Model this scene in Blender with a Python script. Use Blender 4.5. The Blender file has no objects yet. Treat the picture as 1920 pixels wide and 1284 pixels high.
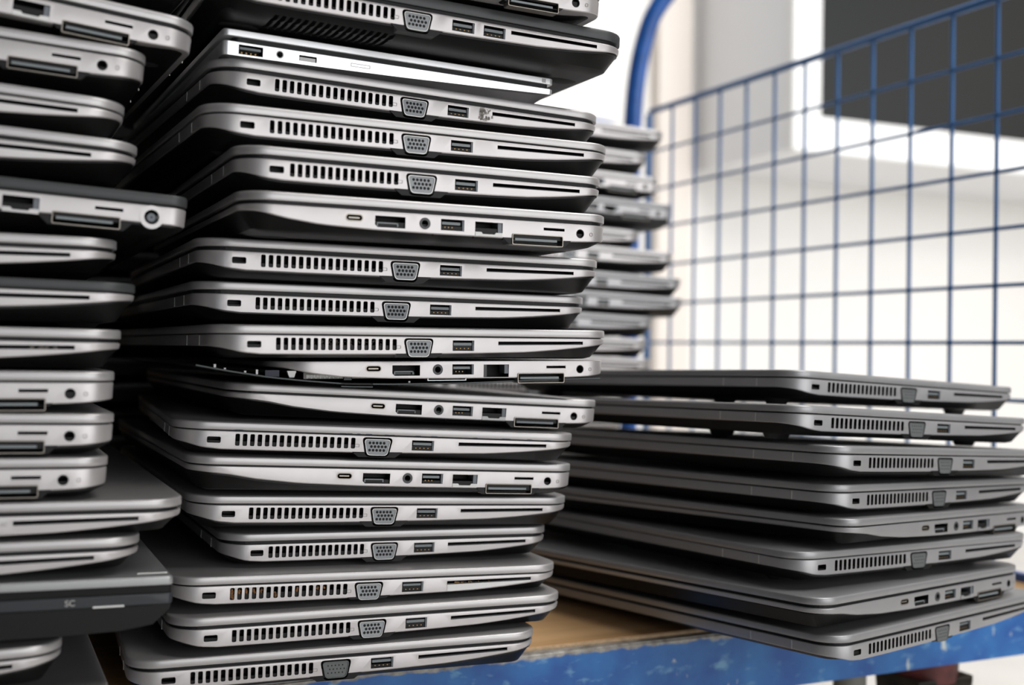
import bpy, bmesh, math, random
from mathutils import Vector, Matrix
random.seed(7)
C = bpy.context.scene.collection
MM = .001
WORLD, K1, K2, K3, K4, K5, K6, EXPO = .006, 34, 46, .3, 1.5, 2.4, 11, 0.0

# ------------------------------------------------------------------ materials
def mat(name, col, rough=.5, metal=0., spec=.5, noise=0., nscale=200., bump=0., bscale=900., emis=None):
    m = bpy.data.materials.new(name); m.use_nodes = True
    nt = m.node_tree; b = nt.nodes['Principled BSDF']
    b.inputs['Base Color'].default_value = (*col, 1); b.inputs['Roughness'].default_value = rough
    b.inputs['Metallic'].default_value = metal; b.inputs['Specular IOR Level'].default_value = spec
    tc = nt.nodes.new('ShaderNodeTexCoord')
    if noise:
        n = nt.nodes.new('ShaderNodeTexNoise'); n.inputs['Scale'].default_value = nscale; n.inputs['Detail'].default_value = 6
        nt.links.new(tc.outputs['Object'], n.inputs['Vector'])
        r = nt.nodes.new('ShaderNodeMapRange'); r.inputs['From Min'].default_value = .3; r.inputs['From Max'].default_value = .7
        r.inputs['To Min'].default_value = 1 - noise; r.inputs['To Max'].default_value = 1 + noise
        nt.links.new(n.outputs['Fac'], r.inputs['Value'])
        mx = nt.nodes.new('ShaderNodeMix'); mx.data_type = 'RGBA'; mx.blend_type = 'MULTIPLY'; mx.inputs['Factor'].default_value = 1
        mx.inputs['A'].default_value = (*col, 1); nt.links.new(r.outputs['Result'], mx.inputs['B'])
        nt.links.new(mx.outputs['Result'], b.inputs['Base Color'])
    if bump:
        n = nt.nodes.new('ShaderNodeTexNoise'); n.inputs['Scale'].default_value = bscale; n.inputs['Detail'].default_value = 2
        nt.links.new(tc.outputs['Object'], n.inputs['Vector'])
        bp = nt.nodes.new('ShaderNodeBump'); bp.inputs['Strength'].default_value = bump; bp.inputs['Distance'].default_value = .0002
        nt.links.new(n.outputs['Fac'], bp.inputs['Height']); nt.links.new(bp.outputs['Normal'], b.inputs['Normal'])
    return m
ALU = mat('anodised_aluminium', (.57,.545,.54), .40, .62, noise=.03, nscale=60, bump=.12, bscale=3500)
ALU_LID = mat('anodised_aluminium_lid', (.53,.515,.512), .40, .62, noise=.04, nscale=40, bump=.12, bscale=3500)
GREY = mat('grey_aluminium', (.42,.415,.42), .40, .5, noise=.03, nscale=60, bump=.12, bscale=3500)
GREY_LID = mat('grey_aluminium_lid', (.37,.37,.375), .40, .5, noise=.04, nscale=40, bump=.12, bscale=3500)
CHAR = mat('charcoal_lid', (.055,.058,.06), .42, .2, bump=.2, bscale=3000)
POLISH = mat('polished_silver', (.96,.97,.98), .3, .6)
UNDER = mat('light_grey_underside', (.42,.41,.41), .4, .6)
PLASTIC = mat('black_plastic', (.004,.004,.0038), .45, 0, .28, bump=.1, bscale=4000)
DARK = mat('port_interior', (.004,.004,.004), .7)
GASKET = mat('dark_gasket', (.009,.010,.011), .5, spec=.3)
RIMM = mat('pale_port_rim', (.55,.55,.53), .35, .6)
STEEL = mat('port_steel', (.33,.30,.26), .35, .8)
VGAF = mat('blue_grey_port_plastic', (.33,.35,.365), .45)
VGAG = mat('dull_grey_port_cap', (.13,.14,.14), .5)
TONGUE = mat('dark_tongue', (.06,.062,.065), .45)
TONGUE_L = mat('grey_tongue', (.22,.25,.26), .4)
GOLD = mat('gold_contacts', (.40,.24,.09), .45, .6)
WHITEP = mat('white_plastic', (.82,.82,.8), .45)
INK = mat('grey_ink', (.30,.29,.28), .6); INKL = mat('light_ink', (.45,.44,.42), .6)
RUBBER = mat('black_rubber', (.01,.01,.01), .8)
RUST = mat('rusty_dirt', (.22,.10,.035), .9, noise=.5, nscale=900)
BOARD = mat('circuit_board', (.012,.03,.02), .5)
SLATE = mat('slate_plastic', (.022,.027,.033), .42)
OLDGREY = mat('old_grey_magnesium', (.42,.43,.43), .4, .6, bump=.1, bscale=2500)
JACKG = mat('jack_grey', (.16,.18,.2), .4)
SEAM = mat('light_seam', (.75,.74,.70), .35, .6)
SCUFF = mat('grey_scuff', (.42,.39,.35), .7)

# ------------------------------------------------------------------ mesh helpers
def add(bm, verts, faces, mi=0):
    vs = [bm.verts.new(v) for v in verts]
    for f in faces:
        try:
            fc = bm.faces.new([vs[i] for i in f]); fc.material_index = mi
        except ValueError: pass
    return vs
def box(bm, x0, x1, y0, y1, z0, z1, mi=0):
    x0 += OFF[0]; x1 += OFF[0]
    p = [(x0,y0,z0),(x1,y0,z0),(x1,y1,z0),(x0,y1,z0),(x0,y0,z1),(x1,y0,z1),(x1,y1,z1),(x0,y1,z1)]
    add(bm, p, [(3,2,1,0),(4,5,6,7),(0,1,5,4),(1,2,6,5),(2,3,7,6),(3,0,4,7)], mi)
OFF = [0]
def prism(bm, poly, v0, v1, mi=0):            # poly in (u, w) counter-clockwise seen from the viewer (-v); extruded along v
    poly = [(p[0]+OFF[0], p[1]) for p in poly]
    n = len(poly)
    vs = [(p[0], v0, p[1]) for p in poly] + [(p[0], v1, p[1]) for p in poly]
    fs = [tuple(range(n)), tuple(range(2*n-1, n-1, -1))] + [(i, i+n, (i+1) % n + n, (i+1) % n) for i in range(n)]
    add(bm, vs, fs, mi)
def rr(u0, u1, w0, w1, r, n=4):               # rounded rectangle
    out = []
    for cx, cz, a in ((u1-r, w0+r, -90), (u1-r, w1-r, 0), (u0+r, w1-r, 90), (u0+r, w0+r, 180)):
        for k in range(n+1):
            t = math.radians(a + 90*k/n); out.append((cx + r*math.cos(t), cz + r*math.sin(t)))
    return out
def disc(u, w, r, n=20): return [(u + r*math.cos(2*math.pi*k/n), w + r*math.sin(2*math.pi*k/n)) for k in range(n)]
def ring_prism(bm, outer, inner, v0, v1, mi=0):
    n = len(outer); outer = [(p[0]+OFF[0], p[1]) for p in outer]; inner = [(p[0]+OFF[0], p[1]) for p in inner]
    vs = [(p[0], v, p[1]) for v in (v0, v1) for P in (outer, inner) for p in P]
    fs = []
    for i in range(n):
        j = (i+1) % n
        fs += [(i, j, n+j, n+i), (2*n+i, 3*n+i, 3*n+j, 2*n+j), (i, 2*n+i, 2*n+j, j), (n+i, n+j, 3*n+j, 3*n+i)]
    add(bm, vs, fs, mi)
def mesh(name, bm, mats, smooth=35, scale=MM):
    if scale != 1: bmesh.ops.scale(bm, vec=(scale,)*3, verts=bm.verts)
    bmesh.ops.recalc_face_normals(bm, faces=bm.faces)
    me = bpy.data.meshes.new(name); bm.to_mesh(me); bm.free()
    for m in (mats if isinstance(mats, (list, tuple)) else [mats]): me.materials.append(m)
    if smooth:
        for p in me.polygons: p.use_smooth = True
        me.set_sharp_from_angle(angle=math.radians(smooth))
    return me
def link(name, me, parent=None, loc=(0,0,0), scale=(1,1,1)):
    o = bpy.data.objects.new(name, me); C.objects.link(o); o.location = loc; o.scale = scale
    if parent: o.parent = parent
    return o
def boolean(me, bmc, name):
    bmesh.ops.recalc_face_normals(bmc, faces=bmc.faces)
    bmesh.ops.scale(bmc, vec=(MM,)*3, verts=bmc.verts)
    mc = bpy.data.meshes.new('cut'); bmc.to_mesh(mc); bmc.free()
    a = link('a', me); b = link('b', mc)
    md = a.modifiers.new('b', 'BOOLEAN'); md.operation = 'DIFFERENCE'; md.solver = 'EXACT'; md.object = b; md.use_self = False
    dg = bpy.context.evaluated_depsgraph_get(); dg.update()
    out = bpy.data.meshes.new_from_object(a.evaluated_get(dg)); out.name = name
    bpy.data.objects.remove(a); bpy.data.objects.remove(b); bpy.data.meshes.remove(mc)
    for p in out.polygons: p.use_smooth = True
    out.set_sharp_from_angle(angle=math.radians(20))
    return out
def interp(tab, x):
    if x <= tab[0][0]: return tab[0][1]
    for (a, b), (c, d) in zip(tab, tab[1:]):
        if x <= c: return b + (d-b)*(x-a)/(c-a)
    return tab[-1][1]

# outline of a rounded slab: near chain (v small) and far chain (v large) share the same u list
class Slab:
    def __init__(s, L, W, r0, r1, step=7):
        s.L, s.W, s.r0, s.r1 = L, W, r0, r1
        s.pts = []                                   # (kind, param)
        for k in range(9): s.pts.append(('a', math.radians(180 + 90*k/8)))
        n = max(2, int((L-r0-r1)/step))
        for k in range(1, n): s.pts.append(('s', r0 + (L-r0-r1)*k/n))
        for k in range(9): s.pts.append(('b', math.radians(270 + 90*k/8)))
    def chain(s, d):
        out = []
        for k, t in s.pts:
            if k == 's': out.append((t, d))
            else:
                r = s.r0 if k == 'a' else s.r1; rc = max(r-d, .2)
                cu = r if k == 'a' else s.L-r
                # keep the arc centred on the corner even when the inset exceeds the radius
                cc = max(r, d+.2)
                cu = cc if k == 'a' else s.L-cc
                out.append((cu + rc*math.cos(t), cc + rc*math.sin(t)))
        return out
    def u0(s):
        return [p[0] for p in s.chain(0)]
    def loft(s, bm, rings, mi=0, cap0=True, cap1=True):   # rings: (inset, z or function of u)
        us = s.u0(); N = len(us); R = []
        for d, z in rings:
            ch = s.chain(d); zz = [z(u) if callable(z) else z for u in us]
            near = [bm.verts.new((p[0], p[1], q)) for p, q in zip(ch, zz)]
            far = [bm.verts.new((p[0], s.W-p[1], q)) for p, q in zip(ch, zz)]
            R.append((near, far))
        for (n0, f0), (n1, f1) in zip(R, R[1:]):
            for i in range(N-1):
                bm.faces.new((n0[i], n0[i+1], n1[i+1], n1[i])).material_index = mi
                bm.faces.new((f0[i+1], f0[i], f1[i], f1[i+1])).material_index = mi
            bm.faces.new((f0[0], n0[0], n1[0], f1[0])).material_index = mi
            bm.faces.new((n0[-1], f0[-1], f1[-1], n1[-1])).material_index = mi
        for (n, f), c in ((R[0], cap0), (R[-1], cap1)):
            if c:
                for i in range(N-1): bm.faces.new((n[i], n[i+1], f[i+1], f[i])).material_index = mi

BA = [(0,6.0),(6,7.0),(14,8.9),(22,9.9),(52,10),(102,9.7),(144,9),(177,8.2),(197,6.8),(214,5.2),(227,3.6),(234,3.0)]
BC = [(0,3),(8,3.3),(20,4.2),(35,6.6),(60,8.7),(96,9.7),(132,10),(207,10),(220,9.4),(234,8)]
BS = [(0,3),(8,3.6),(22,6.5),(40,8.7),(67,9.7),(103,10),(178,10),(191,9.4),(205,8)]
BE = [(0,7.4),(50,6.9),(100,6),(150,4.6),(194,3.2)]
def scaled(tab, f): return [(a*f, b) for a, b in tab]
SPEC = {
 'A': dict(L=236, W=338, r0=17, r1=18, b=BA, vga=101.8, usb=[131], slot=(159,214), lock=17, vent=(31.9,17), lidt=4.5),
 'B': dict(L=206, W=306, r0=16, r1=14, b=scaled(BA, 206/234), vga=86.3, usb=[114], slot=(135.8,188.2), lock=16, vent=(26.2,15), vp=3.86, lidt=4.5),
 'D': dict(L=238, W=383, r0=15, r1=17, b=scaled(BA, 238/234), vga=98, usb=[127, 145.5], slot=(162,216.3), lock=12, vent=(28.3,17), lidt=6, gap=2),
 'C': dict(L=234, W=338, r0=15, r1=15, b=BC, right=True, lidt=4.5, off=-8),
 'G': dict(L=234, W=338, r0=12, r1=9, b=[(0,3),(20,4.2),(60,8),(96,9),(234,8.6)], right=True, big=True, lidt=5.2, off=-8),
 'X': dict(L=205, W=306, r0=24, r1=15, b=BS, right=True, lidt=0, broken=True, off=-37),
 'S': dict(L=205, W=306, r0=16, r1=15, b=BS, right=True, lidt=4.5, off=-37),
}
HB = 14.0     # nominal depth of the bottom cover below the seam plane (scaled per laptop)
def dsub(u0, wtop, W=16.2, H=9.6, r=1.8, dr=2.2):        # VGA D outline, narrower at the bottom
    P = [(u0, wtop), (u0+W, wtop), (u0+W-dr, wtop-H), (u0+dr, wtop-H)]
    out = []
    for i in range(4):
        p = Vector(P[i]); a = (Vector(P[i-1])-p).normalized(); b = (Vector(P[(i+1) % 4])-p).normalized()
        for t in (0, .25, .5, .75, 1):
            q0 = p+a*r; q1 = p+b*r
            out.append(tuple((1-t)**2*q0 + 2*t*(1-t)*p + t*t*q1))
    return out[::-1]

parts_cache = {}
def build_parts(key, alu, alu_lid, vface=VGAF, lidmat=None):
    sp = SPEC[key]; L, W = sp['L'], sp['W']; b = lambda u: interp(sp['b'], u)
    out = []          # (name, mesh, kind) kind: 'base' fixed at the seam plane, 'lid', 'gasket', 'cover' (z scaled)
    S = Slab(L, W, sp['r0'], sp['r1'])
    # base shell
    bm = bmesh.new()
    S.loft(bm, [(3, -.3), (.7, 0), (.15, -.25), (0, -.8), (.3, lambda u: -b(u)+.5), (.7, lambda u: -b(u)), (2.5, lambda u: -b(u)-.05)])
    me = mesh('base_shell', bm, [alu, DARK], 20)
    cut = bmesh.new(); V0, V1 = -2, 5
    OFF[0] = sp.get('off', 0)
    def cutp(poly, v1=V1): prism(cut, poly, V0, v1, 1)
    hb = bmesh.new(); has_h = False
    if not sp.get('right'):
        lk = sp['lock']; cutp(rr(lk, lk+7.3, -6.6, -3.2, .8))
        v0, n = sp['vent']; vp = sp.get('vp', 3.98)
        for k in range(n):
            f = k/(n-1); x = v0 + vp*k
            cutp(rr(x, x+2.45, -1.3-.15*f-6.55+.5*f, -1.3-.15*f, .7, 3))
        g = sp['vga']; rec = dsub(g, -.9, 18, 11.3, 2.6, 2.3); cutp(rec, 7)
        for x in sp['usb']: cutp([(x, -7.6), (x+13, -7.6), (x+13, -1.8), (x, -1.8)], 9)
        s0, s1 = sp['slot']; cutp([(s0, -4.3), (s1, -3.6), (s1, -1.7), (s0, -2.2)], 12)
    else:
        cutp(rr(89, 98.2, -6.1, -2.3, 1.85), 6)
        cutp([(105.8, -8.2), (120.6, -8.2), (120.6, -2.4), (104.4, -2.4), (104.4, -6.9)], 8)
        cutp(disc(131.2, -4.9, 3.0, 24), 8)
        cutp([(140, -7.8), (153, -7.8), (153, -2), (140, -2)], 9)
        cutp([(159.2, -9.4), (175, -9.4), (175, -2.2), (159.2, -2.2)], 10)
        cutp([(199.2, -4.6), (211.9, -4.6), (211.9, -3.1), (199.2, -3.1)], 9)
        cutp(rr(180.5, 211, -13.2, -7.2, .8), 7)
        if sp.get('big'): cutp(disc(225, -5.6, 3.5, 28), 9)
        else: cutp(disc(221.5, -5.2, 2.45, 24), 8)
    shell_cut = boolean(me, cut, 'base_shell')
    out.append(('base_shell', shell_cut, 'base', None))
    # bottom cover
    bm = bmesh.new()
    fr = lambda u: 0
    S.loft(bm, [(3, lambda u: -b(u)*.55), (1.1, lambda u: -b(u)*.6), (1.1, lambda u: -b(u)-.9), (2.0, lambda u: -b(u)-1.3),
                (8, lambda u: -max(b(u)+1.5, HB-1.3)), (12, -HB+.3), (18, -HB)])
    cov = mesh('bottom_cover', bm, [PLASTIC, DARK], 40)
    if key == 'D':                                       # intake slots of the upturned underside
        cut = bmesh.new()
        for k in range(17):
            u = 32 + k*3.9
            p = [(u+1.6, 8), (u+3.6, 8), (u+3.6, 13), (u+2.2, 17), (u+3.0, 17), (u+2.6, 27), (u, 31), (u-1.4, 31), (u+.4, 26), (u+.4, 14)]
            nn = len(p); vs = [(a, c, -HB-2) for a, c in p] + [(a, c, -HB+5) for a, c in p]
            add(cut, vs, [tuple(range(nn)), tuple(range(2*nn-1, nn-1, -1))] + [(i, (i+1) % nn, (i+1) % nn+nn, i+nn) for i in range(nn)], 1)
        cov = boolean(cov, cut, 'bottom_cover')
    out.append(('bottom_cover', cov, 'cover', None))
    # housing bump round the tall port
    bm = bmesh.new()
    if not sp.get('right'):
        g = sp['vga']; bb = b(g+9)
        prism(bm, [(g-6, -bb+.4), (g-1.6, -bb-2.9), (g+19.6, -bb-2.9), (g+24, -bb+.4)][::1], .35, 12)
        cut = bmesh.new(); prism(cut, dsub(g, -.9, 18, 11.3, 2.6, 2.3), -2, 7, 1)
    elif not sp.get('broken'):
        prism(bm, [(174.6, -9.6), (179, -13.5), (212.5, -13.5), (216.4, -9.6)], .35, 7)
        cut = bmesh.new(); prism(cut, rr(180.5, 211, -13.2, -7.2, .8), -2, 7, 1)
    else: cut = None
    if cut is not None:
        me = mesh('port_housing', bm, [PLASTIC, DARK], 40)
        out.append(('port_housing', boolean(me, cut, 'port_housing'), 'base', None))
    # hinge seams on the rear edge
    ur = 0 if not sp.get('right') else L
    for v in (32, 64):
        s = -1 if not sp.get('right') else 1; bm = bmesh.new()
        box(bm, min(ur, ur+s*.18)-OFF[0], max(ur, ur+s*.18)-OFF[0], v, v+.7, -b(ur)+.3, -.5)
        out.append(('hinge_seam', mesh('hinge_seam', bm, SEAM, 0), 'base', 'light hinge seam line'))
    # ports
    if not sp.get('right'):
        g = sp['vga']; bm = bmesh.new()
        ring_prism(bm, dsub(g+1.25, -1.9, 15.5, 9.1, 2.0, 1.95), dsub(g+1.6, -2.25, 14.8, 8.4, 1.8, 1.9), -.25, 5)
        rim = mesh('vga_port', bm, RIMM if vface is VGAF else vface, 35)
        bm = bmesh.new(); prism(bm, dsub(g+1.7, -2.35, 14.6, 8.2, 1.7, 1.85), .05, 5)
        fac = mesh('port_face', bm, vface, 35)
        bm = bmesh.new()
        for r_ in range(3):
            for c in range(5):
                prism(bm, disc(g+4.6+c*2.05+(.95 if r_ == 1 else (0 if r_ == 2 else 0)), -4.0-r_*2.05, .8 if vface is VGAF else .4, 10), .0, .2)
        out.append(('vga_port', rim, 'base', 'trapezoid monitor port', [('port_face', fac), ('pin_holes', mesh('pin_holes', bm, DARK, 0))]))
        for x in sp['usb']:
            bm = bmesh.new(); box(bm, x+1, x+12, 1.2, 8, -4.6, -3.1)
            t = mesh('usb_port', bm, TONGUE_L, 0)
            bm = bmesh.new()
            for k in range(4): box(bm, x+2.3+k*2.4, x+3.0+k*2.4, .9, 4, -6.5, -6.0)
            gd = mesh('contact_pins', bm, GOLD, 0)
            bm = bmesh.new(); box(bm, x+12.2, x+12.95, .5, 8, -7.5, -1.9)
            out.append(('usb_port', t, 'base', None, [('contact_pins', gd), ('port_shell', mesh('port_shell', bm, JACKG, 0))]))
        s0, s1 = sp['slot']; bm = bmesh.new()
        prism(bm, [(s0+.4, -4.25), (s1-.4, -3.55), (s1-.4, -3.2), (s0+.4, -3.8)], .6, 10)
        out.append(('card_slot', mesh('card_slot', bm, TONGUE, 0), 'base', None))
        # little monitor symbol printed before the port
        bm = bmesh.new(); ring_prism(bm, rr(g-3.9, g-1.4, -6.6, -4.9, .3, 2), rr(g-3.7, g-1.6, -6.4, -5.1, .2, 2), -.01, .05)
        out.append(('printed_symbol', mesh('printed_symbol', bm, INK, 0), 'base', None))
    else:
        bm = bmesh.new(); ring_prism(bm, rr(89, 98.2, -6.1, -2.3, 1.85), rr(89.5, 97.7, -5.6, -2.8, 1.35), -.02, 5)
        rim = mesh('usb_c_port', bm, STEEL, 35)
        bm = bmesh.new(); box(bm, 90.8, 96.4, .4, 5, -4.55, -3.85)
        out.append(('usb_c_port', rim, 'base', None, [('port_tongue', mesh('port_tongue', bm, STEEL, 0))]))
        bm = bmesh.new(); box(bm, 105.6, 117, .8, 7, -6.2, -5.6); box(bm, 105.6, 106.2, .8, 7, -7.6, -5.6); box(bm, 116.4, 117, .8, 7, -7.4, -5.6)
        dp = mesh('display_port', bm, TONGUE_L, 0)
        bm = bmesh.new(); box(bm, 105.2, 118, 2.2, 7, -7.6, -6.4)
        out.append(('display_port', dp, 'base', None, [('port_tongue', mesh('port_tongue', bm, SLATE, 0))]))
        bm = bmesh.new(); ring_prism(bm, disc(131.2, -4.9, 3.0, 24), disc(131.2, -4.9, 1.75, 24), -.05, 6)
        out.append(('audio_jack', mesh('audio_jack', bm, TONGUE, 35), 'base', None))
        bm = bmesh.new(); box(bm, 141, 151.2, 1.2, 8, -4.7, -3.3); t = mesh('usb_port', bm, TONGUE_L, 0)
        bm = bmesh.new()
        for k in range(3): box(bm, 142.2+k*2.0, 142.8+k*2.0, .9, 4, -6.4, -5.8)
        gd = mesh('contact_pins', bm, GOLD, 0)
        bm = bmesh.new(); box(bm, 152.1, 152.9, .5, 8, -7.7, -2.1)
        out.append(('usb_port', t, 'base', None, [('contact_pins', gd), ('port_shell', mesh('port_shell', bm, JACKG, 0))]))
        if not sp.get('broken'):
            bm = bmesh.new()
            prism(bm, [(159.3, -9.6), (174.9, -9.6), (174.9, -7.5), (171.2, -7.5), (170.4, -8.5), (163.6, -8.5), (162.8, -7.5), (159.3, -7.5)], -.02, 3)
            fl = mesh('network_port', bm, WHITEP if alu is ALU and not sp.get('big') else alu, 0)
        else:
            bm = bmesh.new(); box(bm, 159.3, 161.2, .3, 6, -9.3, -2.3); fl = mesh('network_port', bm, TONGUE, 0)
        bm = bmesh.new(); box(bm, 172.5, 174.8, .6, 8, -7.4, -2.4)
        out.append(('network_port', fl, 'base', None, [('port_shell', mesh('port_shell', bm, JACKG, 0))]))
        bm = bmesh.new(); ring_prism(bm, rr(180.6, 210.9, -13.1, -7.3, .8), rr(180.95, 210.55, -12.8, -7.6, .6), -.3, 6)
        dk = mesh('dock_connector', bm, STEEL, 35)
        bm = bmesh.new(); box(bm, 182.5, 207.5, .4, 5, -10.7, -9.5)
        out.append(('dock_connector', dk, 'base', None, [('port_tongue', mesh('port_tongue', bm, TONGUE_L, 0))]))
        if sp.get('big'):
            bm = bmesh.new(); ring_prism(bm, disc(225, -5.6, 5.6, 28), disc(225, -5.6, 3.5, 28), -.04, 6)
            rg = mesh('power_jack', bm, alu, 35); bm = bmesh.new(); prism(bm, disc(225, -5.6, 2.0, 20), 1.0, 6)
            pl = mesh('jack_core', bm, JACKG, 35); bm = bmesh.new(); prism(bm, disc(225, -5.6, .4, 10), .9, 3)
            out.append(('power_jack', rg, 'base', 'power jack in a round bulge', [('jack_core', pl), ('jack_pin', mesh('jack_pin', bm, DARK, 35))]))
        else:
            bm = bmesh.new(); ring_prism(bm, disc(221.5, -5.2, 2.45, 24), disc(221.5, -5.2, 2.0, 24), .15, 6)
            out.append(('power_jack', mesh('power_jack', bm, GASKET, 35), 'base', None))
        bm = bmesh.new(); ring_prism(bm, rr(227.4, 229.2, -6.3, -4.3, .6, 2), rr(227.65, 228.95, -6.05, -4.55, .4, 2), -.01, .05)
        out.append(('printed_symbol', mesh('printed_symbol', bm, INK, 0), 'base', None))
    OFF[0] = 0
    # lid
    if sp['lidt']:
        T = sp['lidt']; bm = bmesh.new()
        SL = Slab(L+.8, W, sp['r0'], sp['r1'])
        SL.loft(bm, [(1.2, 0), (.15, .1), (0, .4), (0, T-1.0), (.25, T-.45), (.9, T-.12), (3, T)])
        out.append(('lid', mesh('lid', bm, lidmat or alu_lid, 40), 'lid', None))
        bm = bmesh.new(); S.loft(bm, [(1.6, 0), (1.6, 1)])
        out.append(('lid_gasket', mesh('lid_gasket', bm, GASKET, 0), 'gasket', None))
    # rubber foot
    bm = bmesh.new()
    n = 20
    vs = [(11*math.cos(2*math.pi*k/n), 7*math.sin(2*math.pi*k/n), .3) for k in range(n)] + [(8*math.cos(2*math.pi*k/n), 5*math.sin(2*math.pi*k/n), -1) for k in range(n)]
    add(bm, vs, [tuple(range(n)), tuple(range(2*n-1, n-1, -1))] + [(i, (i+1) % n, (i+1) % n+n, i+n) for i in range(n)])
    ft = mesh('rubber_foot', bm, RUBBER, 40)
    return out, ft, sp

def get(key, variant):
    k = (key, variant)
    if k not in parts_cache:
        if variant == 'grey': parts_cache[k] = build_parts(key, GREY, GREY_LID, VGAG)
        elif variant == 'dull': parts_cache[k] = build_parts(key, ALU, ALU_LID, VGAG)
        elif variant == 'char': parts_cache[k] = build_parts(key, ALU, ALU_LID, VGAF, CHAR)
        else: parts_cache[k] = build_parts(key, ALU, ALU_LID)
    return parts_cache[k]

def frame(yaw, tilt, lean):
    th, t, l = map(math.radians, (yaw, tilt, lean))
    u = Vector((math.cos(th)*math.cos(t), math.sin(th)*math.cos(t), -math.sin(t)))
    v = Vector((-math.sin(th), math.cos(th), -math.tan(l))); v -= u*u.dot(v); v.normalize()
    return u, v, u.cross(v)
def empty(name, P, yaw, tilt, lean, hb):
    u, v, n = frame(yaw, tilt, lean)
    o = bpy.data.objects.new(name, None); C.objects.link(o)
    P = Vector(P) - n*hb*MM
    o.matrix_world = Matrix(((u[0], v[0], n[0], P[0]), (u[1], v[1], n[1], P[1]), (u[2], v[2], n[2], P[2]), (0,0,0,1)))
    o.empty_display_size = .02
    return o
ROOT = {}
def place(rec):
    code, ty, P, yaw, tilt, lean, gap, hb, foot, label = rec
    root = empty('laptop', P, yaw, tilt, lean, hb)
    root['label'] = label; root['category'] = 'laptop'
    root['group'] = {'M': 'laptops of the middle stack', 'R': 'laptops of the low right stack', 'L': 'laptops of the left stack', 'B': 'laptops of the blurred rear stack', 'H': 'unseen laptops added to darken the gap'}[code[0]]
    ROOT[code] = root
    if ty == 'E': return thin(root, hb, gap, foot)
    if ty == 'F': return old(root, hb, foot)
    if ty == 'K': return plain(root, hb, gap, foot)
    var = 'std'
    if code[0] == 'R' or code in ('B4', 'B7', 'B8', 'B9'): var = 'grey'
    if ty in 'DG' or code == 'L7': var = 'char'
    if code == 'M18': var = 'dull'
    parts, ft, sp = get(ty, var)
    z0 = hb*MM
    for p in parts:
        name, me, kind, lab = p[:4]
        if kind == 'base': o = link(name, me, root, (0,0,z0), (1,1,min(1, (hb+foot-.4)/13.6)) if name == 'port_housing' else (1,1,1))
        elif kind == 'cover':
            if ty == 'X': continue
            o = link(name, me, root, (0,0,z0), (1,1,hb/HB))
        elif kind == 'lid': o = link(name, me, root, (-.0004,0,z0+gap*MM))
        elif kind == 'gasket': o = link(name, me, root, (0,0,z0-.0004), (1,1,max(gap*MM+.0006, .0008)/MM))
        if lab: o['label'] = lab
        for sub in (p[4] if len(p) > 4 else []): link(sub[0], sub[1], o)
    if ty != 'X' and code[0] != 'B' and code != 'L5' and foot > .3:
        L, W = sp['L'], sp['W']; ur = 22 if not sp.get('right') else L-22; uf = L-24 if not sp.get('right') else 24
        for u_, v_ in ((ur, 36), (ur, W-36), (uf, 40), (uf, W-40), (ur+(8 if ur < 100 else -8), 95)):
            link('rubber_foot', ft, root, (u_*MM, v_*MM, .0001), (1,1,max(foot-.6,.1)))
    return root

def thin(root, hb, gap, foot):
    L, W = 194, 300; b = lambda u: interp(BE, u); z0 = hb*MM
    S = Slab(L, W, 3.0, 3.0, 10)
    bm = bmesh.new()
    S.loft(bm, [(3, -.1), (.5, 0), (0, -.4), (0.1, lambda u: -b(u)*.7), (.3, lambda u: -b(u))], cap1=False)
    S.loft(bm, [(.3, lambda u: -b(u)), (3, lambda u: -b(u)-.5), (10, -9.2), (14, -9.5)], 1, cap0=False)
    me = mesh('base_shell', bm, [POLISH, UNDER], 25)
    me.materials.append(DARK)
    cut = bmesh.new()
    prism(cut, [(8.2, -6.4), (21, -6.4), (21, -1.4), (8.2, -1.4)], -2, 9, 2)
    prism(cut, disc(30, -3.6, 2.1, 24), -2, 8, 2)
    prism(cut, rr(40.4, 50, -5.2, -2.2, .3), -2, 3, 2)
    o = link('base_shell', boolean(me, cut, 'base_shell'), root, (0,0,z0))
    bm = bmesh.new(); box(bm, 9, 20, 1, 8, -3.6, -2.4); p = link('usb_port', mesh('usb_port', bm, TONGUE_L, 0), root, (0,0,z0))
    bm = bmesh.new()
    for k in range(4): box(bm, 9.6+k*2.4, 10.4+k*2.4, .6, 4, -5.9, -5.1)
    link('contact_pins', mesh('contact_pins', bm, GOLD, 0), p)
    bm = bmesh.new(); ring_prism(bm, disc(30, -3.6, 2.1, 24), disc(30, -3.6, 1.6, 24), .05, 6); link('audio_jack', mesh('audio_jack', bm, UNDER, 35), root, (0,0,z0))
    bm = bmesh.new(); box(bm, 40.9, 49.5, .8, 2.8, -5.0, -3.0); link('docking_pin_port', mesh('docking_pin_port', bm, WHITEP, 0), root, (0,0,z0))
    bm = bmesh.new(); ring_prism(bm, rr(69, 80, -4.2, -2.4, .2, 2), rr(69.25, 79.75, -3.95, -2.65, .1, 2), -.03, .4); link('sim_tray', mesh('sim_tray', bm, SLATE, 0), root, (0,0,z0))
    bm = bmesh.new()
    S.loft(bm, [(1.6, 0), (.3, .1), (0, .4), (0, 3.3), (.4, 3.7), (3, 3.9)])
    ld = link('lid', mesh('lid', bm, POLISH, 25), root, (0,0,z0+gap*MM))
    bm = bmesh.new(); box(bm, 186, 188.6, -.04, .3, .6, 3.0); link('antenna_strip', mesh('antenna_strip', bm, UNDER, 0), ld)
    bm = bmesh.new(); SG = Slab(L-6, W, 4, 4, 10); SG.loft(bm, [(1.2, 0), (1.2, 1)])
    link('lid_gasket', mesh('lid_gasket', bm, GASKET, 0), root, (.0045,0,z0-.0003), (1,1,gap+.4))
    return root

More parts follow.
